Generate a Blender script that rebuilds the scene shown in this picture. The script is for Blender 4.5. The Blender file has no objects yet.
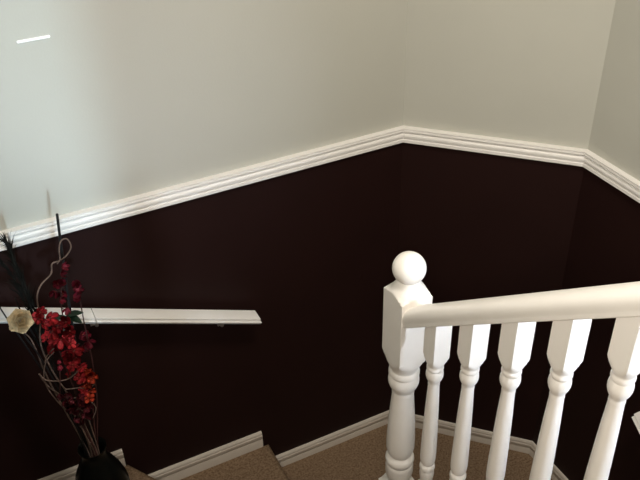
import bpy, bmesh, math, random
from mathutils import Vector, Matrix

scene = bpy.context.scene
col = scene.collection
random.seed(7)

# ------------------------------------------------------------------ camera
# local frame: wall A of the stairwell is the plane y = 0, its far corner is x = 0,
# the landing is z = 0 and the flight climbs towards -y.
cam_data = bpy.data.cameras.new('camera')
cam_data.sensor_width = 36.0
cam_data.lens = 812.42 / 640.0 * 36.0
cam_data.clip_start = 0.02
camera = bpy.data.objects.new('camera', cam_data)
col.objects.link(camera)
cx, cy, cz = (0.8939, -0.447683, -0.022872), (0.274528, 0.506395, 0.817434), (-0.354369, -0.736983, 0.575568)
camera.matrix_world = Matrix(((cx[0], cy[0], cz[0], -1.34049), (cx[1], cy[1], cz[1], -2.11023),
                              (cx[2], cy[2], cz[2], 2.75), (0, 0, 0, 1)))
scene.camera = camera

# ------------------------------------------------------------------ world, light, exposure
world = bpy.data.worlds.new('world')
scene.world = world
world.use_nodes = True
bg = world.node_tree.nodes['Background']
bg.inputs['Color'].default_value = (1.0, 0.86, 0.72, 1)
bg.inputs['Strength'].default_value = 0.16

def area(name, loc, target, size, size_y, power, color, spread=180):
    l = bpy.data.lights.new(name, 'AREA')
    l.shape = 'RECTANGLE'; l.size = size; l.size_y = size_y
    l.energy = power; l.color = color; l.spread = math.radians(spread)
    o = bpy.data.objects.new(name, l); col.objects.link(o)
    o.location = loc
    o.rotation_euler = (Vector(target) - Vector(loc)).to_track_quat('-Z', 'Y').to_euler()
    return o

area('ceiling_fill', (-0.56, -1.62, 3.88), (-0.38, -1.22, 0), 0.45, 0.45, 47, (1.0, 0.925, 0.825))  # added overhead fill for the upper walls, no known fixture
area('left_fill', (-1.54, -2.35, 3.00), (0.25, -0.55, 1.75), 0.3, 0.3, 12.2, (1.0, 0.915, 0.80), 100)  # added fill from the left, lifts the side faces of the balusters
area('hall_daylight', (-1.50, -9.0, 3.05), (-1.3, 0, 1.7), 0.26, 0.9, 42, (0.58, 0.82, 1.0), 60)
area('right_cool_fill', (0.38, -2.50, 1.98), (-0.56, -1.01, 1.74), 0.30, 0.4, 3.1, (0.76, 0.86, 1.0), 40)  # added cool light from the right, whitens the uphill baluster faces

scene.view_settings.view_transform = 'Standard'
scene.view_settings.look = 'None'
scene.view_settings.exposure = 0.0
scene.view_settings.gamma = 1.0
scene.view_settings.use_curve_mapping = False

# ------------------------------------------------------------------ helpers
def link(o, parent=None):
    col.objects.link(o)
    if parent is not None:
        o.parent = parent
    return o

def mesh_obj(name, bm, mat, parent=None, smooth=None, weighted=False):
    bmesh.ops.recalc_face_normals(bm, faces=bm.faces)
    me = bpy.data.meshes.new(name)
    bm.to_mesh(me); bm.free()
    for m in (mat if isinstance(mat, (list, tuple)) else [mat]):
        me.materials.append(m)
    if smooth is not None:
        me.polygons.foreach_set('use_smooth', [True] * len(me.polygons))
        me.set_sharp_from_angle(angle=math.radians(smooth))
    o = link(bpy.data.objects.new(name, me), parent)
    if weighted:
        w = o.modifiers.new('weighted_normals', 'WEIGHTED_NORMAL'); w.keep_sharp = True; w.weight = 80
    return o

def thing(name, label, cat, loc=(0, 0, 0), group=None):
    o = bpy.data.objects.new(name, None)
    o.empty_display_size = 0.05
    o.location = loc
    link(o)
    return tag(o, label, cat, group)

def tag(o, label, cat, group=None, kind=None):
    if label: o['label'] = label
    if cat: o['category'] = cat
    if group: o['group'] = group
    if kind: o['kind'] = kind
    return o

def structure(o, label=None):
    o['kind'] = 'structure'
    if label: o['label'] = label
    return o

def box(bm, a, b):
    v = [bm.verts.new((x, y, z)) for x in (a[0], b[0]) for y in (a[1], b[1]) for z in (a[2], b[2])]
    for f in ((0, 1, 3, 2), (4, 6, 7, 5), (0, 4, 5, 1), (2, 3, 7, 6), (0, 2, 6, 4), (1, 5, 7, 3)):
        bm.faces.new([v[i] for i in f])
    return v

def prism(bm, top, bottom, bevel=0.0, seg=3):
    """closed solid between two polygons with the same vertex count; bevels the top rim"""
    t = [bm.verts.new(p) for p in top]; b = [bm.verts.new(p) for p in bottom]
    ft = bm.faces.new(t); bm.faces.new(list(reversed(b)))
    n = len(t)
    for i in range(n):
        bm.faces.new((t[i], b[i], b[(i + 1) % n], t[(i + 1) % n]))
    if bevel:
        bmesh.ops.bevel(bm, geom=list(ft.edges), offset=bevel, segments=seg, profile=0.5, affect='EDGES')

def turned(bm, prof, s, cx, cy, n=64):
    """lathe limited by a square of side s: the way a post is turned from square stock"""
    rings = []
    for z, r in prof:
        ring = []
        for k in range(n):
            a = 2 * math.pi * k / n
            q = (s / 2) / max(abs(math.cos(a)), abs(math.sin(a))) if s else 1e9
            rr = min(r, q)
            ring.append(bm.verts.new((cx + rr * math.cos(a), cy + rr * math.sin(a), z)))
        rings.append(ring)
    for a, b in zip(rings, rings[1:]):
        for k in range(n):
            bm.faces.new((a[k], a[(k + 1) % n], b[(k + 1) % n], b[k]))
    bm.faces.new(rings[0]); bm.faces.new(rings[-1])

def sweep(bm, sections):
    """skin between equal point rings, capped"""
    rs = [[bm.verts.new(p) for p in s] for s in sections]
    n = len(rs[0])
    for a, b in zip(rs, rs[1:]):
        for k in range(n):
            bm.faces.new((a[k], a[(k + 1) % n], b[(k + 1) % n], b[k]))
    bm.faces.new(rs[0]); bm.faces.new(rs[-1])

def smooth_path(pts, sub=6):
    P = [Vector(p) for p in pts]
    out = []
    for i in range(len(P) - 1):
        p0 = P[max(i - 1, 0)]; p1 = P[i]; p2 = P[i + 1]; p3 = P[min(i + 2, len(P) - 1)]
        for k in range(sub):
            t = k / sub
            out.append(0.5 * ((2 * p1) + (p2 - p0) * t + (2 * p0 - 5 * p1 + 4 * p2 - p3) * t * t + (3 * p1 - p0 - 3 * p2 + p3) * t ** 3))
    out.append(P[-1])
    return out

def tube(bm, pts, r0, r1, n=8, sub=6):
    path = smooth_path(pts, sub)
    m = len(path)
    up = Vector((0.3, 1, 0.1))
    secs = []
    for i, p in enumerate(path):
        d = (path[min(i + 1, m - 1)] - path[max(i - 1, 0)]).normalized()
        a = d.cross(up).normalized(); b = d.cross(a).normalized()
        up = -d.cross(a) if False else up
        r = r0 + (r1 - r0) * i / (m - 1)
        secs.append([p + a * r * math.cos(2 * math.pi * k / n) + b * r * math.sin(2 * math.pi * k / n) for k in range(n)])
    sweep(bm, secs)

# ------------------------------------------------------------------ materials
def mat(name, color, rough=0.5, spec=0.5, noise=0.0, nscale=20.0, bump=0.0, bscale=200.0, detail=3.0, color2=None):
    m = bpy.data.materials.new(name); m.use_nodes = True
    nt = m.node_tree; b = nt.nodes['Principled BSDF']
    b.inputs['Roughness'].default_value = rough
    b.inputs['Specular IOR Level'].default_value = spec
    tc = nt.nodes.new('ShaderNodeTexCoord')
    nz = nt.nodes.new('ShaderNodeTexNoise'); nz.inputs['Scale'].default_value = nscale; nz.inputs['Detail'].default_value = detail
    nt.links.new(tc.outputs['Object'], nz.inputs['Vector'])
    rp = nt.nodes.new('ShaderNodeValToRGB')
    c2 = color2 or tuple(c * (1 + noise) for c in color)
    c1 = color if color2 else tuple(c * (1 - noise) for c in color)
    rp.color_ramp.elements[0].position = 0.35; rp.color_ramp.elements[1].position = 0.65
    rp.color_ramp.elements[0].color = (*c1, 1); rp.color_ramp.elements[1].color = (*c2, 1)
    nt.links.new(nz.outputs['Fac'], rp.inputs['Fac'])
    nt.links.new(rp.outputs['Color'], b.inputs['Base Color'])
    if bump:
        n2 = nt.nodes.new('ShaderNodeTexNoise'); n2.inputs['Scale'].default_value = bscale; n2.inputs['Detail'].default_value = 4
        nt.links.new(tc.outputs['Object'], n2.inputs['Vector'])
        bp = nt.nodes.new('ShaderNodeBump'); bp.inputs['Strength'].default_value = bump; bp.inputs['Distance'].default_value = 0.004
        nt.links.new(n2.outputs['Fac'], bp.inputs['Height'])
        nt.links.new(bp.outputs['Normal'], b.inputs['Normal'])
    return m

M = {}
M['greige'] = mat('greige_wall_paint', (0.445, 0.44, 0.39), 0.75, 0.25, 0.015, 3, 0.06, 160)
M['maroon'] = mat('dark_maroon_wall_paint', (0.0165, 0.0066, 0.0058), 0.5, 0.12, 0.06, 4, 0.06, 160)
M['strip'] = mat('light_streak_white', (0.93, 0.93, 0.92), 0.3, 0.5)  # extra white standing in for a streak of light
M['white'] = mat('white_gloss_trim_paint', (0.80, 0.775, 0.74), 0.38, 0.45, 0.012, 14, 0.02, 60)
M['rail_white'] = mat('white_satin_railing_paint', (0.80, 0.765, 0.72), 0.35, 0.45, 0.015, 18, 0.03, 70)
M['base'] = mat('shaded_white_baseboard_paint', (0.58, 0.52, 0.45), 0.45, 0.4, 0.02, 14, 0.02, 60)  # trim white darkened to put the dim lower stairwell into the colour
M['carpet'] = mat('beige_cut_pile_carpet', (0.150, 0.095, 0.056), 0.95, 0.05, 0, 130, 0.9, 220, 5, (0.275, 0.190, 0.122))
M['ceiling'] = mat('white_ceiling_paint', (0.75, 0.74, 0.72), 0.9, 0.1, 0.01, 5, 0.2, 90)
M['vase'] = mat('black_glazed_ceramic', (0.003, 0.0035, 0.003), 0.3, 0.22, 0.1, 8)
M['reed'] = mat('black_reed', (0.008, 0.007, 0.007), 0.6, 0.3, 0.2, 40)
M['twig'] = mat('grey_brown_twig', (0.13, 0.085, 0.065), 0.6, 0.35, 0.3, 60)
M['stem'] = mat('dark_red_brown_stem', (0.045, 0.014, 0.012), 0.6, 0.3, 0.3, 50)
M['petal'] = mat('red_silk_petal', (0.30, 0.014, 0.017), 0.6, 0.2, 0.2, 60)
M['petal_orange'] = mat('orange_red_silk_petal', (0.46, 0.050, 0.020), 0.6, 0.2, 0.2, 60)
M['bud'] = mat('crimson_silk_bud', (0.15, 0.008, 0.018), 0.6, 0.25, 0.25, 60)
M['bud_dark'] = mat('wine_red_silk_bud', (0.075, 0.006, 0.011), 0.6, 0.25, 0.25, 60)
M['stamen'] = mat('dark_red_stamen', (0.16, 0.02, 0.012), 0.6, 0.2, 0.2, 60)
M['leaf'] = mat('dark_green_leaf', (0.012, 0.030, 0.014), 0.45, 0.4, 0.3, 30)
M['frond'] = mat('blackish_green_grass', (0.010, 0.010, 0.008), 0.75, 0.12, 0.3, 40)
M['cream'] = mat('cream_dried_flower', (0.60, 0.47, 0.28), 0.8, 0.15, 0.25, 70, 0.3, 150)
M['metal'] = mat('brushed_nickel', (0.55, 0.52, 0.48), 0.35, 0.5, 0.05, 30)
M['metal'].node_tree.nodes['Principled BSDF'].inputs['Metallic'].default_value = 0.9

# ------------------------------------------------------------------ room shell
BX, BY = 0.4285, -0.4285          # corner of the angled wall and the right wall
ZT, ZC = 3.9, 1.440               # ceiling, colour change behind the chair rail
XL = -1.62                        # wall on the left of the flight (outside the frame)
YB = -3.45                         # added unseen partition behind the flight

def wall(name, p, q, z0, z1, thick=0.1):
    """two-colour wall slab from p to q, room side on the right of p->q; inner face split at the chair rail"""
    bm = bmesh.new()
    p = Vector((*p, 0)); q = Vector((*q, 0)); d = (q - p).normalized()
    o = Vector((-d.y, d.x, 0)) * thick
    lv = [z0, ZC, z1]
    rings = []
    for z in lv:
        rings.append([bm.verts.new((v.x, v.y, z)) for v in (p, q, q + o, p + o)])
    for i in (0, 1):
        a, b = rings[i], rings[i + 1]
        for k in range(4):
            f = bm.faces.new((a[k], a[(k + 1) % 4], b[(k + 1) % 4], b[k])); f.material_index = 1 - i
    bm.faces.new(rings[0]).material_index = 1
    bm.faces.new(rings[2])
    return structure(mesh_obj(name, bm, [M['greige'], M['maroon']]))

wall('wall_left', (XL - 0.1, 0), (0, 0), -1.6, ZT)
wall('wall_back', (0, 0), (BX, BY), -1.6, ZT)
wall('wall_right', (BX, BY), (BX, YB), -1.6, ZT)
wall('wall_near', (XL, YB), (XL, 0), -0.1, ZT)

# added unseen partition; its left opening shapes the daylight on the left wall
bm = bmesh.new()
XJ = -1.195
box(bm, (XJ, YB - .1, -1.6), (BX + .1, YB, ZT)); box(bm, (XL - .1, YB - .1, -1.6), (XJ, YB, 1.53)); box(bm, (XL - .1, YB - .1, 3.62), (XJ, YB, ZT))
structure(mesh_obj('wall_occluder', bm, M['greige']))
bm = bmesh.new(); box(bm, (XL - 0.2, YB - 0.1, ZT), (BX + 0.2, 0.2, ZT + 0.1))
structure(mesh_obj('ceiling', bm, M['ceiling']))
# carpeted landing
bm = bmesh.new()
tp = [(-0.80, 0), (0, 0), (BX, BY), (BX, -0.93), (-0.80, -0.93)]
prism(bm, [(x, y, 0.016) for x, y in tp], [(x, y, -0.17) for x, y in tp])
structure(mesh_obj('floor', bm, M['carpet']), 'carpeted landing in the corner of the stairwell')

# chair rail
CR = [(0, 1.411), (.012, 1.411), (.0145, 1.4135), (.0145, 1.4235), (.0125, 1.4255), (.0105, 1.4275), (.0155, 1.4300),
      (.0175, 1.4365), (.0175, 1.4435), (.0145, 1.4485), (.0115, 1.4505), (.0165, 1.4530), (.0205, 1.4570), (.0205, 1.4620),
      (.0175, 1.4645), (.0215, 1.4665), (.0215, 1.4700), (0, 1.4700)]
def run(name, p, q, prof, mp=0.0, mq=0.0, mat_=None):
    """moulding along the wall foot line p->q; mp/mq shift the cut per unit of offset (mitre)"""
    p = Vector((*p, 0)); q = Vector((*q, 0)); d = (q - p).normalized(); nrm = Vector((d.y, -d.x, 0))
    bm = bmesh.new()
    sweep(bm, [[p + nrm * o + d * (mp * o) + Vector((0, 0, z)) for o, z in prof],
               [q + nrm * o - d * (mq * o) + Vector((0, 0, z)) for o, z in prof]])
    return mesh_obj(name, bm, mat_ or M['white'], smooth=35)
T = math.tan(math.radians(22.5))
structure(run('trim_1', (XL, 0), (0, 0), CR, 1, T), 'white moulded chair rail on the long left wall')
structure(run('trim_2', (0, 0), (BX, BY), CR, T, T), 'white moulded chair rail on the angled wall')
structure(run('trim_3', (BX, BY), (BX, YB), CR, T, 0), 'white moulded chair rail on the right wall')

structure(run('trim_4', (XL, -1.83), (XL, 0), CR, 0, 1), 'white moulded chair rail on the wall beside the flight')

# baseboards
def bb(z0, z1):
    h = z1
    return [(0, z0), (.012, z0), (.012, h - .040), (.0105, h - .037), (.0125, h - .034), (.0125, h - .018), (.010, h - .015),
            (.0115, h - .012), (.0105, h - .005), (.007, h - .001), (0, h)]
structure(run('baseboard_left', (-0.600, 0), (0, 0), bb(0.0, .086), 0, T, M['base']))
structure(run('baseboard_left', (-1.12, 0), (-0.611, 0), bb(.16, .2668), 0, 0, M['base']))
structure(run('baseboard_left', (XL, 0), (-1.1475, 0), bb(.35, .4535), 0, 0, M['base']))
structure(run('baseboard_back', (0, 0), (BX, BY), bb(0.0, .086), T, T, M['base']))
structure(run('baseboard_right', (BX, BY), (BX, -0.93), bb(0.0, .086), T, 0, M['base']))

# ------------------------------------------------------------------ carpeted stairs
NX, NY = -0.5140, -0.860          # newel axis
XW = XL + .003
stairs = thing('staircase', 'beige carpeted stairs winding around the white newel post down to the landing', 'stairs', (NX, NY, 0))
def step(top, bottom, z1, z0, bev=0.016):
    bm = bmesh.new()
    o = Vector((NX, NY, 0))
    prism(bm, [Vector((x, y, z1)) - o for x, y in top], [Vector((x, y, z0)) - o for x, y in bottom], bev, 4)
    return mesh_obj('step', bm, M['carpet'], stairs, 40)
step([(-1.25, -.003), (-.588, -.003), (-.588, -.86), (-.62, -.86)], [(-1.25, -.003), (-.540, -.003), (-.562, -.812), (-.62, -.86)], .186, .017)
step([(XW, -.003), (-1.140, -.003), (-.590, -.85), (XW, -.26)], [(XW, -.003), (-1.070, -.003), (-.562, -.84), (XW, -.26)], .372, .0)
step([(XW, -.24), (-.60, -.846), (XW, -.88)], [(XW, -.20), (-.565, -.84), (XW, -.88)], .556, .0)
run_, rise = .246, .1975
for k in range(4):
    y1 = -.885 - run_ * k; y0 = y1 - run_ - .03
    z = .740 + rise * k
    step([(XW, y0), (-.5575, y0), (-.5575, y1), (XW, y1)], [(XW, y0), (-.5575, y0), (-.5575, y1 + .02), (XW, y1 + .02)], z, z - rise - .15)
for k in range(3):
    y1 = -.92 - run_ * k; y0 = y1 - run_ - .03
    z = -.17 - .185 * k
    step([(-.468, y0), (BX - .003, y0), (BX - .003, y1), (-.468, y1)], [(-.468, y0), (BX - .003, y0), (BX - .003, y1), (-.468, y1)], z, z - .35)
# upper hall floor
bm = bmesh.new(); box(bm, (XL, YB, 1.38), (-.50, -.885 - run_ * 4 + .02, 1.53))
structure(mesh_obj('floor', bm, M['carpet']), 'carpeted upper hall floor')

# ------------------------------------------------------------------ white balustrade
rail = thing('stair_balustrade', 'white painted stair banister with ball topped newel post and turned balusters', 'banister', (NX, NY, 0))
def rel(bm):
    bmesh.ops.translate(bm, verts=bm.verts, vec=(-NX, -NY, 0)); return bm

NEWEL = [(1.5945, .024), (1.589, .028), (1.583, .031), (1.577, .0345), (1.5715, .0385), (1.568, .0405), (1.5655, .0425), (1.5625, .046),
         (1.560, .052), (1.556, .0587), (1.5559, .063), (1.3640, .063), (1.3639, .0585), (1.353, .0525), (1.343, .0455), (1.334, .041), (1.326, .0375), (1.320, .0355),
         (1.315, .0350), (1.311, .0375), (1.306, .0395), (1.299, .0395), (1.295, .0375), (1.2925, .0352), (1.290, .0368),
         (1.283, .0392), (1.275, .0400), (1.267, .0393), (1.258, .0365), (1.250, .0330), (1.244, .0295), (1.240, .0278), (1.235, .0275),
         (1.232, .0290), (1.227, .0290), (1.224, .0282), (1.20, .0302), (1.16, .0332), (1.12, .0357), (1.08, .0374), (1.045, .0385), (1.02, .0380),
         (1.007, .0358), (.998, .0325), (.993, .0295), (.990, .0310), (.986, .0360), (.979, .0393), (.972, .0397), (.965, .0385), (.960, .0355),
         (.956, .0350), (.953, .0372), (.945, .0385), (.925, .0385), (.911, .0365), (.900, .0325), (.893, .0300), (.888, .0310), (.880, .036),
         (.871, .046), (.860, .0585), (.8599, .063), (0.016, .063)]
bm = bmesh.new(); turned(bm, [(z - .007 if z > .5 else z, r * 1.0) for z, r in NEWEL], .083, NX, NY)
newel = mesh_obj('newel_post', rel(bm), M['rail_white'], rail, 32, True)
def ball(z, r, y=NY):
    bm = bmesh.new()
    prof = [(z + r * math.cos(t), max(r * math.sin(t), 1e-4)) for t in [math.pi * i / 28 for i in range(0, 25)]]
    turned(bm, prof, 0, NX, y, 48)
    return bm
mesh_obj('ball_finial', rel(ball(1.6190, .0395)), M['rail_white'], newel, 50)

SL = .814
RX = -.5205                        # rail centre line
Y_END = -1.95
def under(y): return 1.4805 + SL * (-.8985 - y)      # underside of the rail
RP = [(-.0305, 0), (-.0316, .0015), (-.0319, .0045), (-.0315, .0080), (-.0318, .0100), (-.0327, .0140), (-.0333, .0185), (-.0331, .0235),
      (-.0315, .0290), (-.0280, .0345), (-.0220, .0388), (-.0140, .0415), (-.0050, .0427)]
RP = RP + [(-u, v) for u, v in reversed(RP)]
ca = math.cos(math.atan(SL)); sa = math.sin(math.atan(SL))
bm = bmesh.new()
def rsec(y): return [(RX + u, y, under(y) + v / ca) for u, v in RP]
sweep(bm, [rsec(NY - .030), rsec(-1.4), rsec(Y_END + .03)])
mesh_obj('handrail', rel(bm), M['rail_white'], rail, 30)

BAL = [(-.02, .05), (.0975, .05), (.0976, .0304), (.103, .0290), (.109, .0262), (.116, .0225), (.121, .0200), (.1255, .0188), (.1275, .0184),
       (.130, .0193), (.1325, .0199), (.1365, .0199), (.139, .0190), (.1415, .0179), (.144, .0188), (.149, .0201), (.155, .0207), (.161, .0204),
       (.168, .0187), (.174, .0162), (.179, .0139), (.183, .0131), (.186, .0139), (.190, .0139), (.193, .0134), (.200, .0137), (.25, .0157),
       (.30, .0172), (.36, .0187), (.42, .0198), (.444, .0198), (.457, .0189), (.464, .0170), (.468, .0150), (.470, .0160), (.473, .0186),
       (.477, .0196), (.483, .0197), (.488, .0187), (.4915, .0170), (.494, .0178), (.503, .0187), (.513, .0182), (.526, .0165), (.535, .0155),
       (.541, .0165), (.548, .020), (.556, .0255), (.563, .0303), (.5631, .05), (.83, .05)]
bm = bmesh.new()
turned(bm, [(-t, r) for t, r in BAL], .043, 0, 0, 48)
bal0 = mesh_obj('baluster', bm, M['rail_white'], rail, 32, True)
for k in range(8):
    y = -.9994 - .123 * k
    o = bal0 if k == 0 else bal0.copy()
    if k:
        link(o, rail)
    o.location = (-.5215 - NX, y - NY, under(y) + .003)
# closed stringer board under the balusters
bm = bmesh.new()
sweep(bm, [[(RX + u, y, under(y) - .795 + v) for u, v in ((-.035, -.34), (.035, -.34), (.035, 0), (-.035, 0))] for y in (NY - .03, Y_END + .03)])
mesh_obj('stringer', rel(bm), M['rail_white'], rail)
# upper newel post where the rail ends
dz = under(Y_END) - under(NY)
up = newel.copy(); link(up, rail); up.location = (0, Y_END - NY, dz)
fin = newel.children[0].copy(); link(fin, up)

# ------------------------------------------------------------------ wall handrails
def wall_rail_sections(p0, p1, nrm):
    """flat moulded rail: (offset from the wall, height below the top)"""
    prof = [(.035, 0), (.0840, -.0005), (.0868, -.0018), (.0870, -.0036), (.0780, -.0046), (.0780, -.0098), (.0925, -.0104), (.0942, -.0125),
            (.0930, -.0150), (.0860, -.0175), (.0800, -.0290), (.0450, -.0290), (.0370, -.0195), (.035, -.0160)]
    return [[Vector(p) + Vector(nrm) * o + Vector((0, 0, z)) for o, z in prof] for p in (p0, p1)]
def zA(s): return .9153 + (-.603 - s) * (1.2405 - .9153) / (1.389 - .603)
hr = thing('wall_handrail', 'sloping white handrail mounted on the dark wall behind the red blossoms', 'handrail', (-1.1, 0, zA(-1.1)))
def sec(s0, s1, parent, name='rail'):
    bm = bmesh.new()
    sweep(bm, wall_rail_sections((s0, 0, zA(s0)), (s1, 0, zA(s1)), (0, -1, 0)))
    bmesh.ops.translate(bm, verts=bm.verts, vec=(1.1, 0, -zA(-1.1)))
    return mesh_obj(name, bm, M['white'], parent, 35)
sec(-1.58, -1.1405, hr); sec(-1.1385, -.6035, hr)
def bracket(parent, origin, p, nrm, zr):
    bm = bmesh.new()
    nv = Vector(nrm); tv = Vector((nv.y, -nv.x, 0)); b = Vector((p[0], p[1], 0))
    path = [b + nv * .004 + Vector((0, 0, zr - .055)), b + nv * .035 + Vector((0, 0, zr - .058)), b + nv * .060 + Vector((0, 0, zr - .050)), b + nv * .064 + Vector((0, 0, zr - .030))]
    tube(bm, path, .006, .006, 10)
    secs = []
    for o, r in ((0, .014), (.004, .014), (.007, .011), (.009, .006)):
        secs.append([b + nv * o + tv * r * math.cos(a) + Vector((0, 0, zr - .055 + r * math.sin(a))) for a in [2 * math.pi * k / 20 for k in range(20)]])
    sweep(bm, secs)
    q = b + nv * .064 + Vector((0, 0, zr - .030))
    sweep(bm, [[q + tv * a + nv * c + Vector((0, 0, z)) for a, c in ((-.020, -.014), (.020, -.014), (.020, .014), (-.020, .014))] for z in (-.003, .003)])
    bmesh.ops.translate(bm, verts=bm.verts, vec=[-c for c in origin])
    return mesh_obj('bracket', bm, M['metal'], parent, 40)
for s in (-1.50, -1.137, -.735):
    bracket(hr, (-1.1, 0, zA(-1.1)), (s, 0), (0, -1, 0), zA(s))
# the next rail starts on the right wall and follows the lower flight down
def zC(y): return .758 + (y + .915) * .75
hc = thing('wall_handrail', 'end of a white handrail on the dark right wall beyond the balusters', 'handrail', (BX, -1.4, zC(-1.4)))
bm = bmesh.new()
sweep(bm, wall_rail_sections((BX, -.915, zC(-.915)), (BX, -2.3, zC(-2.3)), (-1, 0, 0)))
bmesh.ops.translate(bm, verts=bm.verts, vec=(-BX, 1.4, -zC(-1.4)))
mesh_obj('rail', bm, M['white'], hc, 35)
for y in (-1.1, -2.0):
    bracket(hc, (BX, -1.4, zC(-1.4)), (BX, y), (-1, 0, 0), zC(y))

# streak of light on the grey wall, modelled as a slim white strip
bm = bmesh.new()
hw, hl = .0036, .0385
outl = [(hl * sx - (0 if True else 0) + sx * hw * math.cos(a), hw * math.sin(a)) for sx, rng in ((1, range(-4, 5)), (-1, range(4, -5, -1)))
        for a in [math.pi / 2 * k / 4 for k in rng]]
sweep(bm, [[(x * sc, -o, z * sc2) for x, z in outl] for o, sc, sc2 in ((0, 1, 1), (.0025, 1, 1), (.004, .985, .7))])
st = mesh_obj('light_streak', bm, M['strip'] if 'strip' in M else M['white'], None, 40)
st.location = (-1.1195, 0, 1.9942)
tag(st, 'short slim streak of light high on the grey upper wall, shaped as a white strip', 'light streak')

# branch lines, metres
REED = [(-1.2511, -0.235, 0.7654), (-1.2297, -0.2263, 1.0778), (-1.2138, -0.2175, 1.2949), (-1.1982, -0.2088, 1.4581), (-1.1836, -0.2, 1.5972)]
STICK_A = [(-1.2625, -0.235, 0.7717), (-1.3043, -0.2138, 0.9858), (-1.3464, -0.1925, 1.1729), (-1.3765, -0.1712, 1.289), (-1.3904, -0.15, 1.3401)]
STICK_B = [(-1.2625, -0.235, 0.7717), (-1.286, -0.2213, 0.9965), (-1.3143, -0.2075, 1.1789), (-1.3343, -0.1937, 1.289), (-1.3423, -0.18, 1.3608)]
TWIG_LOOP = [(-1.2511, -0.235, 0.7654), (-1.2756, -0.2359, 0.9754), (-1.3031, -0.2369, 1.1125), (-1.3135, -0.2378, 1.2223), (-1.2962, -0.2388, 1.3149), (-1.2894, -0.2397, 1.3834), (-1.2707, -0.2406, 1.4215), (-1.2391, -0.2416, 1.4476), (-1.2301, -0.2425, 1.4783), (-1.2112, -0.2434, 1.4821), (-1.1909, -0.2444, 1.492), (-1.1732, -0.2453, 1.5159), (-1.1783, -0.2463, 1.544), (-1.1941, -0.2472, 1.5435), (-1.2046, -0.2481, 1.5187), (-1.2079, -0.2491, 1.4912), (-1.2184, -0.25, 1.4791)]
TWIG_LOW = [(-1.2539, -0.235, 0.767), (-1.292, -0.2429, 0.9898), (-1.327, -0.2507, 1.0799), (-1.3407, -0.2586, 1.1408), (-1.3276, -0.2664, 1.118), (-1.2952, -0.2743, 1.1058), (-1.2648, -0.2821, 1.1105), (-1.2393, -0.29, 1.1331)]
TWIG_MID = [(-1.2539, -0.235, 0.767), (-1.2719, -0.2425, 0.9712), (-1.2917, -0.25, 1.0706), (-1.2825, -0.2575, 1.0526), (-1.2502, -0.265, 1.048), (-1.2237, -0.2725, 1.0422), (-1.2025, -0.28, 1.0553)]
TWIG_FORK = [(-1.2597, -0.235, 0.7701), (-1.3101, -0.24, 1.0128), (-1.3249, -0.245, 1.1374), (-1.3289, -0.25, 1.2126), (-1.3357, -0.255, 1.2715), (-1.3539, -0.26, 1.312)]
TWIG_FORK_B = [(-1.3249, -0.25, 1.1417), (-1.3107, -0.2475, 1.1797), (-1.2895, -0.245, 1.1988), (-1.262, -0.2425, 1.2076), (-1.2447, -0.24, 1.221)]
STEM_LEFT = [(-1.2511, -0.235, 0.7654), (-1.2597, -0.2438, 1.0044), (-1.2687, -0.2525, 1.1574), (-1.2791, -0.2612, 1.2635), (-1.2935, -0.27, 1.355)]
STEM_RIGHT = [(-1.2511, -0.235, 0.7654), (-1.2236, -0.2357, 0.9149), (-1.2138, -0.2364, 1.0176), (-1.2246, -0.2371, 1.1169), (-1.2396, -0.2379, 1.2019), (-1.2387, -0.2386, 1.2769), (-1.2314, -0.2393, 1.3536), (-1.2068, -0.24, 1.4616)]
STEM_TALL = [(-1.2511, -0.235, 0.7654), (-1.2043, -0.2263, 0.94), (-1.1892, -0.2175, 1.0926), (-1.1844, -0.2088, 1.2319), (-1.1758, -0.2, 1.3683)]
STEM_DARK = [(-1.2511, -0.235, 0.7654), (-1.2632, -0.2512, 0.8706), (-1.2735, -0.2675, 0.9614), (-1.2863, -0.2837, 1.0333), (-1.303, -0.3, 1.0807)]
STEM_CREAM = [(-1.2597, -0.235, 0.7701), (-1.2959, -0.2463, 1.0033), (-1.3225, -0.2575, 1.1856), (-1.348, -0.2688, 1.2985), (-1.3501, -0.28, 1.3436)]
BL_LEFT = [(-1.2935, -0.3, 1.3809), (-1.2917, -0.28, 1.3231), (-1.2763, -0.26, 1.276), (-1.2964, -0.295, 1.2903), (-1.2616, -0.275, 1.2961), (-1.2483, -0.255, 1.2604), (-1.2605, -0.29, 1.2638), (-1.278, -0.27, 1.2516), (-1.3014, -0.25, 1.3255)]
BL_RIGHT = [(-1.2418, -0.3, 1.2454), (-1.2539, -0.28, 1.2044), (-1.2331, -0.26, 1.1595), (-1.2484, -0.295, 1.1649), (-1.2278, -0.275, 1.1307), (-1.2147, -0.255, 1.0836), (-1.2065, -0.29, 1.0943), (-1.22, -0.27, 1.0587), (-1.2197, -0.25, 1.0033), (-1.2289, -0.285, 1.0147), (-1.2213, -0.265, 1.1073), (-1.2331, -0.3, 1.2893)]
BUD_RIGHT = [(-1.2095, -0.27, 1.4792), (-1.2157, -0.25, 1.4414), (-1.2277, -0.23, 1.4014), (-1.2424, -0.265, 1.4041), (-1.213, -0.245, 1.4098), (-1.2208, -0.225, 1.364), (-1.2204, -0.26, 1.3361), (-1.2339, -0.24, 1.3551)]
BUD_TALL = [(-1.1818, -0.24, 1.3982), (-1.1923, -0.22, 1.3637), (-1.1784, -0.2, 1.3408), (-1.1968, -0.235, 1.3442), (-1.1855, -0.215, 1.3219), (-1.1873, -0.195, 1.1686), (-1.1861, -0.23, 1.1727), (-1.1979, -0.21, 1.1927), (-1.1993, -0.19, 1.1304)]
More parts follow.
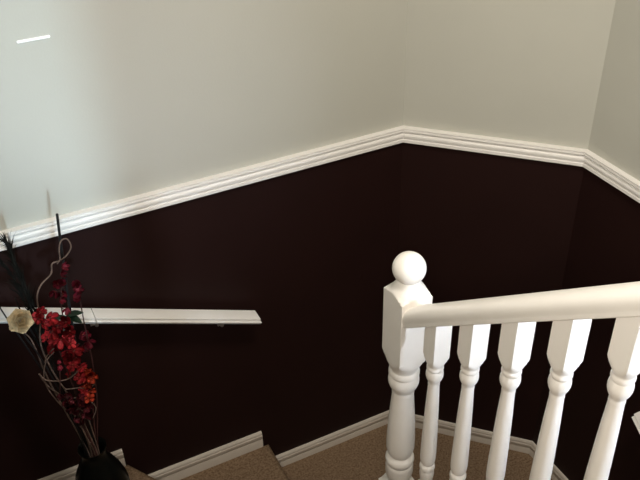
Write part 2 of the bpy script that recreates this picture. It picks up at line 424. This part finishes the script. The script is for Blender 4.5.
BUD_DARK = [(-1.2594, -0.31, 1.0239), (-1.2418, -0.29, 0.9839), (-1.279, -0.27, 0.9666), (-1.2851, -0.305, 1.0483), (-1.3032, -0.285, 1.0222), (-1.2231, -0.265, 0.9723), (-1.3055, -0.3, 1.082), (-1.2869, -0.28, 1.0547), (-1.2504, -0.26, 1.0106), (-1.2538, -0.295, 0.9735), (-1.2813, -0.275, 1.1743), (-1.2842, -0.31, 1.1824), (-1.2857, -0.29, 0.9551)]
FROND_A = [(-1.2597, -0.235, 0.7701), (-1.2891, -0.2242, 1.0132), (-1.2952, -0.2133, 1.1946), (-1.3037, -0.2025, 1.348), (-1.3151, -0.1917, 1.475), (-1.3238, -0.1808, 1.5395), (-1.3448, -0.17, 1.5399)]
FROND_B = [(-1.2597, -0.235, 0.7701), (-1.2969, -0.2292, 1.038), (-1.3019, -0.2233, 1.2245), (-1.3126, -0.2175, 1.3798), (-1.3184, -0.2117, 1.4861), (-1.3191, -0.2058, 1.544), (-1.335, -0.2, 1.5679)]
FROND_C = [(-1.2597, -0.235, 0.7701), (-1.3036, -0.226, 1.0302), (-1.3133, -0.217, 1.2429), (-1.3244, -0.208, 1.4018), (-1.3417, -0.199, 1.4761), (-1.3562, -0.19, 1.4951)]
TWIG_A2 = [(-1.2568, -0.235, 0.7685), (-1.2677, -0.2408, 0.8982), (-1.3021, -0.2467, 0.973), (-1.3266, -0.2525, 1.0569), (-1.3311, -0.2583, 1.1204), (-1.314, -0.2642, 1.1798), (-1.2866, -0.27, 1.2105)]
TWIG_B2 = [(-1.2511, -0.235, 0.7654), (-1.2474, -0.2442, 0.913), (-1.2777, -0.2533, 0.9841), (-1.2681, -0.2625, 1.0131), (-1.2323, -0.2717, 0.9957), (-1.2167, -0.2808, 0.9627), (-1.2328, -0.29, 0.9367)]
BL_MORE = [(-1.2363, -0.287, 1.3129), (-1.2724, -0.267, 1.3267), (-1.2706, -0.247, 1.2112), (-1.2418, -0.282, 1.2532), (-1.2335, -0.262, 1.1883), (-1.2587, -0.242, 1.0966), (-1.2383, -0.277, 1.0936), (-1.2611, -0.257, 1.1578), (-1.2965, -0.237, 1.2105), (-1.2359, -0.272, 1.0393)]
BUD_MORE = [(-1.2536, -0.295, 1.036), (-1.2408, -0.275, 0.9862), (-1.2181, -0.255, 0.9861), (-1.2684, -0.29, 1.0138), (-1.2439, -0.27, 0.9317), (-1.2625, -0.25, 0.9044), (-1.2871, -0.285, 1.0017), (-1.2271, -0.265, 1.4524), (-1.2191, -0.245, 1.353)]
LEAF = [(-1.2391, -0.275, 1.3264), (-1.1978, -0.255, 1.3055), (-1.2114, -0.235, 1.2556), (-1.2504, -0.27, 1.3057)]
CREAM = [(-1.3471, -0.285, 1.3602)]

# ------------------------------------------------------------------ vase with silk branches
VX, VY, VZ = -1.255, -.235, .3722
def vlathe(bm, prof, n=40):
    turned(bm, prof, 0, 0, 0, n)
bm = bmesh.new()
VP = [(0, .050), (.004, .056), (.03, .066), (.09, .082), (.16, .090), (.22, .087), (.27, .074), (.31, .057), (.34, .044), (.362, .038), (.378, .040), (.388, .045),
      (.391, .0445), (.389, .041), (.378, .035), (.36, .033), (.33, .036), (.30, .045), (.29, .02), (.29, .001)]
vlathe(bm, VP)
vase = mesh_obj('vase', bm, M['vase'], None, 50)
vase.location = (VX, VY, VZ)
tag(vase, 'glossy black vase on the winding step holding red blossom branches', 'vase')

ORG = (VX, VY, .70)                # branches are rooted inside the mouth of the vase
ROOT_Z = .672
def twig(name, pts, r0, r1, label, cat, m, group=None, empty=False, jitter=None):
    root = Vector((VX + (pts[0][0] - VX) * .4, VY + (pts[0][1] - VY), ROOT_Z))
    if jitter: root.x += jitter[0]; root.y += jitter[1]
    p = [root] + [Vector(q) for q in pts]
    p[1].x = VX + max(-.022, min(.022, p[1].x - VX)) + (jitter[0] if jitter else 0)
    p[1].y += jitter[1] if jitter else 0
    loc = root.copy()
    bm = bmesh.new()
    tube(bm, [q - loc for q in p], r0, r1)
    if empty:
        t = thing(name, label, cat, loc, group)
        s = mesh_obj('stem', bm, m, t, 60)
        return t, loc
    o = mesh_obj(name, bm, m, None, 60)
    o.location = loc
    tag(o, label, cat, group)
    return o, loc

def petal_flower(bm, r, cup=.35, n=5):
    """five rounded, cupped petals around +z"""
    for k in range(n):
        a0 = 2 * math.pi * k / n + random.uniform(-.22, .22)
        rows = []
        for t, w in ((.08, .10), (.35, .34), (.65, .46), (.9, .36), (1.0, .16)):
            row = []
            for u in (-1, -.5, 0, .5, 1):
                rr = r * t; off = u * w * r
                z = cup * r * (t ** 1.6) - .12 * r * (1 - u * u) + random.uniform(-.10, .10) * r * t
                x = rr * math.cos(a0) - off * math.sin(a0); y = rr * math.sin(a0) + off * math.cos(a0)
                row.append(bm.verts.new((x, y, z)))
            rows.append(row)
        low = []
        for a, b in zip(rows, rows[1:]):
            for i in range(4):
                bm.faces.new((a[i], a[i + 1], b[i + 1], b[i]))
    bmesh.ops.solidify(bm, geom=list(bm.faces), thickness=.0006)

def flower_mesh(name, m, r, cup):
    bm = bmesh.new(); petal_flower(bm, r, cup)
    # stamens in the middle
    bmesh.ops.recalc_face_normals(bm, faces=bm.faces)
    me = bpy.data.meshes.new(name); 
    nb = len(bm.faces)
    bmesh.ops.create_icosphere(bm, subdivisions=1, radius=r * .16, matrix=Matrix.Translation((0, 0, r * .10)))
    bm.faces.ensure_lookup_table()
    for f in bm.faces[nb:]: f.material_index = 1
    bm.to_mesh(me); bm.free()
    me.materials.append(m); me.materials.append(M['stamen'])
    me.polygons.foreach_set('use_smooth', [True] * len(me.polygons))
    return me
def bud_mesh(name, m, r):
    """closed bud: overlapping pointed petals around an egg shape"""
    bm = bmesh.new()
    n = 20
    rings = []
    for i in range(9):
        t = i / 8
        z = r * (-1 + 2.3 * t); rad = max(r * math.sin(math.pi * min(1, t * .93 + .05)) ** .8, .0002)
        rings.append([bm.verts.new((rad * (1 + .14 * math.cos(5 * (2 * math.pi * k / n) + 2.5 * t)) * math.cos(2 * math.pi * k / n),
                                    rad * (1 + .14 * math.cos(5 * (2 * math.pi * k / n) + 2.5 * t)) * math.sin(2 * math.pi * k / n), z)) for k in range(n)])
    for a, b in zip(rings, rings[1:]):
        for k in range(n): bm.faces.new((a[k], a[(k + 1) % n], b[(k + 1) % n], b[k]))
    bm.faces.new(rings[0]); bm.faces.new(rings[-1])
    bmesh.ops.recalc_face_normals(bm, faces=bm.faces)
    me = bpy.data.meshes.new(name); bm.to_mesh(me); bm.free()
    me.materials.append(m); me.polygons.foreach_set('use_smooth', [True] * len(me.polygons))
    return me
F_RED = [flower_mesh('blossom', M['petal'], r, c) for r, c in ((.0185, .3), (.0165, .7), (.0195, 1.1), (.0175, -.2))]
F_ORA = [flower_mesh('blossom', M['petal_orange'], .0180, c) for c in (.25, .5)]
F_CRI = [flower_mesh('blossom', M['bud'], .0165, c) for c in (.4, .8)]
B_CRI = [flower_mesh('bud', M['bud'], r, c) for r, c in ((.0125, 1.3), (.0105, 1.6), (.0135, .9))]
B_DRK = [flower_mesh('bud', M['bud_dark'], r, c) for r, c in ((.0115, 1.3), (.0135, .8))]
B_TIP = [bud_mesh('bud', M['bud'], r) for r in (.006, .0075)]

def to_view(p, spread=.9):
    """face a blossom outwards from the branch, mostly into the stairwell"""
    d = Vector((.25, -1.0, .55)) + Vector((random.uniform(-spread, spread), random.uniform(-.3, .3), random.uniform(-spread, spread)))
    return d.normalized().to_track_quat('Z', 'Y') @ Matrix.Rotation(random.uniform(0, 6.28), 3, 'Z').to_quaternion()

def nearest(path, p):
    return min(path, key=lambda q: (q - p).length)

def dress(t, loc, pts, flowers, meshes, kind):
    """blossoms or buds as parts, with a thin stalk to the stem each"""
    path = smooth_path(pts, 6)
    for i, p in enumerate(flowers):
        p = Vector(p)
        o = bpy.data.objects.new(kind, meshes[i % len(meshes)])
        link(o, t)
        o.location = p - loc
        o.rotation_mode = 'QUATERNION'; o.rotation_quaternion = to_view(p)
        q = nearest(path, p + Vector((0, 0, -.012)))
        bm = bmesh.new()
        mid = (p + q) / 2 + Vector((0, 0, -.004))
        tube(bm, [q - p, mid - p, Vector((0, 0, -.001))], .0012, .0010, 6, 3)
        s = mesh_obj('stalk', bm, M['stem'], None, 60)
        s.parent = o
        s.rotation_mode = 'QUATERNION'; s.rotation_quaternion = o.rotation_quaternion.inverted()

def leaf_mesh(L, W):
    bm = bmesh.new()
    rows = []
    for i in range(8):
        t = i / 7
        w = W * math.sin(math.pi * min(.985, t * .9 + .06)) ** .9
        rows.append([bm.verts.new((u * w, t * L, .25 * abs(u) * w - .25 * L * t * t)) for u in (-1, -.5, 0, .5, 1)])
    for a, b in zip(rows, rows[1:]):
        for k in range(4): bm.faces.new((a[k], a[k + 1], b[k + 1], b[k]))
    bmesh.ops.solidify(bm, geom=list(bm.faces), thickness=.0007)
    bmesh.ops.recalc_face_normals(bm, faces=bm.faces)
    me = bpy.data.meshes.new('leaf'); bm.to_mesh(me); bm.free()
    me.materials.append(M['leaf']); me.polygons.foreach_set('use_smooth', [True] * len(me.polygons))
    return me

# bare sticks and curly twigs
twig('reed', REED, .0042, .0036, 'straight black reed, tallest stem, its tip crossing the white chair rail', 'reed', M['reed'], jitter=(.004, .012))
twig('bare_stick', STICK_A, .003, .002, 'thin bare dark stick crossing the handrail at the far left of the bouquet', 'stick', M['reed'], jitter=(-.008, .010))
twig('bare_stick', STICK_B, .003, .002, 'thin bare dark stick rising just behind the cream flower', 'stick', M['reed'], jitter=(-.004, .016))
twig('curly_twig', TWIG_LOOP, .0026, .0017, 'grey curly twig ending in a loop above the crimson buds', 'twig', M['twig'], 'curly twigs in the vase', jitter=(-.010, -.004))
twig('curly_twig', TWIG_LOW, .0024, .0016, 'grey curly twig hooked to the right below the red blossoms', 'twig', M['twig'], 'curly twigs in the vase', jitter=(.0, -.018))
twig('curly_twig', TWIG_MID, .0024, .0015, 'lowest grey curly twig, wavy and pointing right under the orange blossoms', 'twig', M['twig'], 'curly twigs in the vase', jitter=(.008, -.014))
twig('curly_twig', TWIG_A2, .0022, .0014, 'brown curly twig bending up behind the wine red buds', 'twig', M['twig'], 'curly twigs in the vase', jitter=(-.006, .004))
twig('curly_twig', TWIG_B2, .0022, .0013, 'thin curly twig curling back on itself just above the vase mouth', 'twig', M['twig'], 'curly twigs in the vase', jitter=(.012, -.006))
ft, fl = twig('forked_twig', TWIG_FORK, .0028, .0016, 'brown forked twig leaning left below the cream flower', 'twig', M['twig'], empty=True, jitter=(-.012, -.010))
bm = bmesh.new(); tube(bm, [Vector(p) - fl for p in TWIG_FORK_B], .0020, .0012)
mesh_obj('side_twig', bm, M['twig'], ft, 60)

# blossom branches
G = 'red silk blossom branches in the vase'
def branch(pts, label, jitter):
    return twig('blossom_branch', pts, .0026, .0015, label, 'blossom branch', M['stem'], G, True, jitter)
t, l = branch(STEM_LEFT, 'branch of bright red blossoms in front of the handrail beside the cream flower', (-.004, .002))
dress(t, l, STEM_LEFT, BL_LEFT + BL_MORE[:4], F_RED, 'blossom')
t, l = branch(STEM_RIGHT, 'branch of orange and red blossoms at the right with crimson buds and green leaves above', (.010, -.002))
dress(t, l, STEM_RIGHT, BL_RIGHT[:5] + BL_RIGHT[11:] + BL_MORE[4:], F_RED, 'blossom')
dress(t, l, STEM_RIGHT, BL_RIGHT[5:11], F_ORA, 'blossom')
dress(t, l, STEM_RIGHT, BUD_RIGHT, B_CRI, 'bud')
LM = leaf_mesh(.046, .013)
for i, (p, ax) in enumerate(zip(LEAF, ((-.6, -.3, .35), (.9, -.2, .25), (.6, -.5, -.1), (-.3, -.7, -.5)))):
    o = bpy.data.objects.new('leaf', LM); link(o, t)
    c = Vector((-1.2300, -.246, 1.300))
    ax = Vector(ax).normalized()
    o.location = c - l
    o.rotation_mode = 'QUATERNION'; o.rotation_quaternion = ax.to_track_quat('Y', 'Z')
t, l = branch(STEM_TALL, 'slim branch of crimson buds reaching above the handrail on the right', (.016, .006))
dress(t, l, STEM_TALL, BUD_TALL[:5], B_CRI, 'bud')
dress(t, l, STEM_TALL, BUD_TALL[5:], F_CRI, 'blossom')
t, l = branch(STEM_DARK, 'short branch of wine red buds low down near the mouth of the vase', (.002, -.026))
dress(t, l, STEM_DARK, BUD_DARK[:10] + BUD_DARK[12:] + BUD_MORE[:7], B_DRK, 'bud')
dress(t, l, STEM_DARK, BUD_DARK[10:12], B_TIP, 'bud')

# cream dried flower
t, l = twig('dried_flower', STEM_CREAM, .0026, .002, 'cream dried flower with ragged papery petals in front of the handrail', 'dried flower', M['reed'], None, True, (-.014, -.018))
bm = bmesh.new()
for ring, (n, r, cup) in enumerate(((6, .030, .55), (6, .025, 1.1), (5, .017, 1.8), (4, .010, 2.4))):
    for k in range(n):
        a0 = 2 * math.pi * k / n + ring * .5 + random.uniform(-.15, .15)
        rows = []
        for tt, w in ((.06, .15), (.4, .55), (.75, .72), (1.0, .60)):
            rows.append([bm.verts.new((r * tt * math.cos(a0) - u * w * r * math.sin(a0), r * tt * math.sin(a0) + u * w * r * math.cos(a0),
                                       .018 * cup * tt ** 1.5 + random.uniform(-.002, .002))) for u in (-1, -.5, 0, .5, 1)])
        for a, b in zip(rows, rows[1:]):
            for i in range(4): bm.faces.new((a[i], a[i + 1], b[i + 1], b[i]))
bmesh.ops.solidify(bm, geom=list(bm.faces), thickness=.0009)
o = mesh_obj('flower_head', bm, M['cream'], t, 60)
o.location = Vector(CREAM[0]) - l
o.rotation_mode = 'QUATERNION'; o.rotation_quaternion = Vector((.1, -1, .75)).normalized().to_track_quat('Z', 'Y')

# drooping dark grass fronds: a stem with many narrow blades each
def frond(pts, label, jitter, n):
    t, l = twig('grass_frond', pts, .0024, .001, label, 'grass frond', M['frond'], 'dark grass fronds in the vase', True, jitter)
    path = smooth_path(pts, 8)
    bm = bmesh.new()
    for k in range(n):
        i = int(len(path) * (.34 + .50 * k / n))
        p = path[i]; d = (path[min(i + 1, len(path) - 1)] - path[max(i - 1, 0)]).normalized()
        side = d.cross(Vector((0, -1, .5))).normalized() * random.uniform(-1, 1) + Vector((0, -1, .3)) * random.uniform(-.45, .45)
        L = random.uniform(.045, .09) * (1.15 - .5 * k / n); w = random.uniform(.0014, .0030)
        rows = []
        for s in range(7):
            u = s / 6
            c = p + d * L * u + side * L * (.26 * u + .20 * u * u) + Vector((-.2, 0, -1)) * L * .25 * u ** 3
            ww = w * (1 - u * .92)
            e = d.cross(Vector((.2, -1, .4))).normalized()
            rows.append([bm.verts.new(c - e * ww - l), bm.verts.new(c + e * ww - l)])
        for a, b in zip(rows, rows[1:]):
            bm.faces.new((a[0], a[1], b[1], b[0]))
    bmesh.ops.solidify(bm, geom=list(bm.faces), thickness=.0005)
    o = mesh_obj('blades', bm, M['frond'], t, 60)
    o['kind'] = 'stuff'
frond(FROND_A, 'dark grass frond with its drooping tip over the white chair rail, right of the others', (-.016, .020), 70)
frond(FROND_B, 'dark grass frond arching highest at the left edge of the bouquet', (-.018, .012), 70)
frond(FROND_C, 'dark grass frond lying furthest left and lowest of the fronds', (-.020, .004), 55)
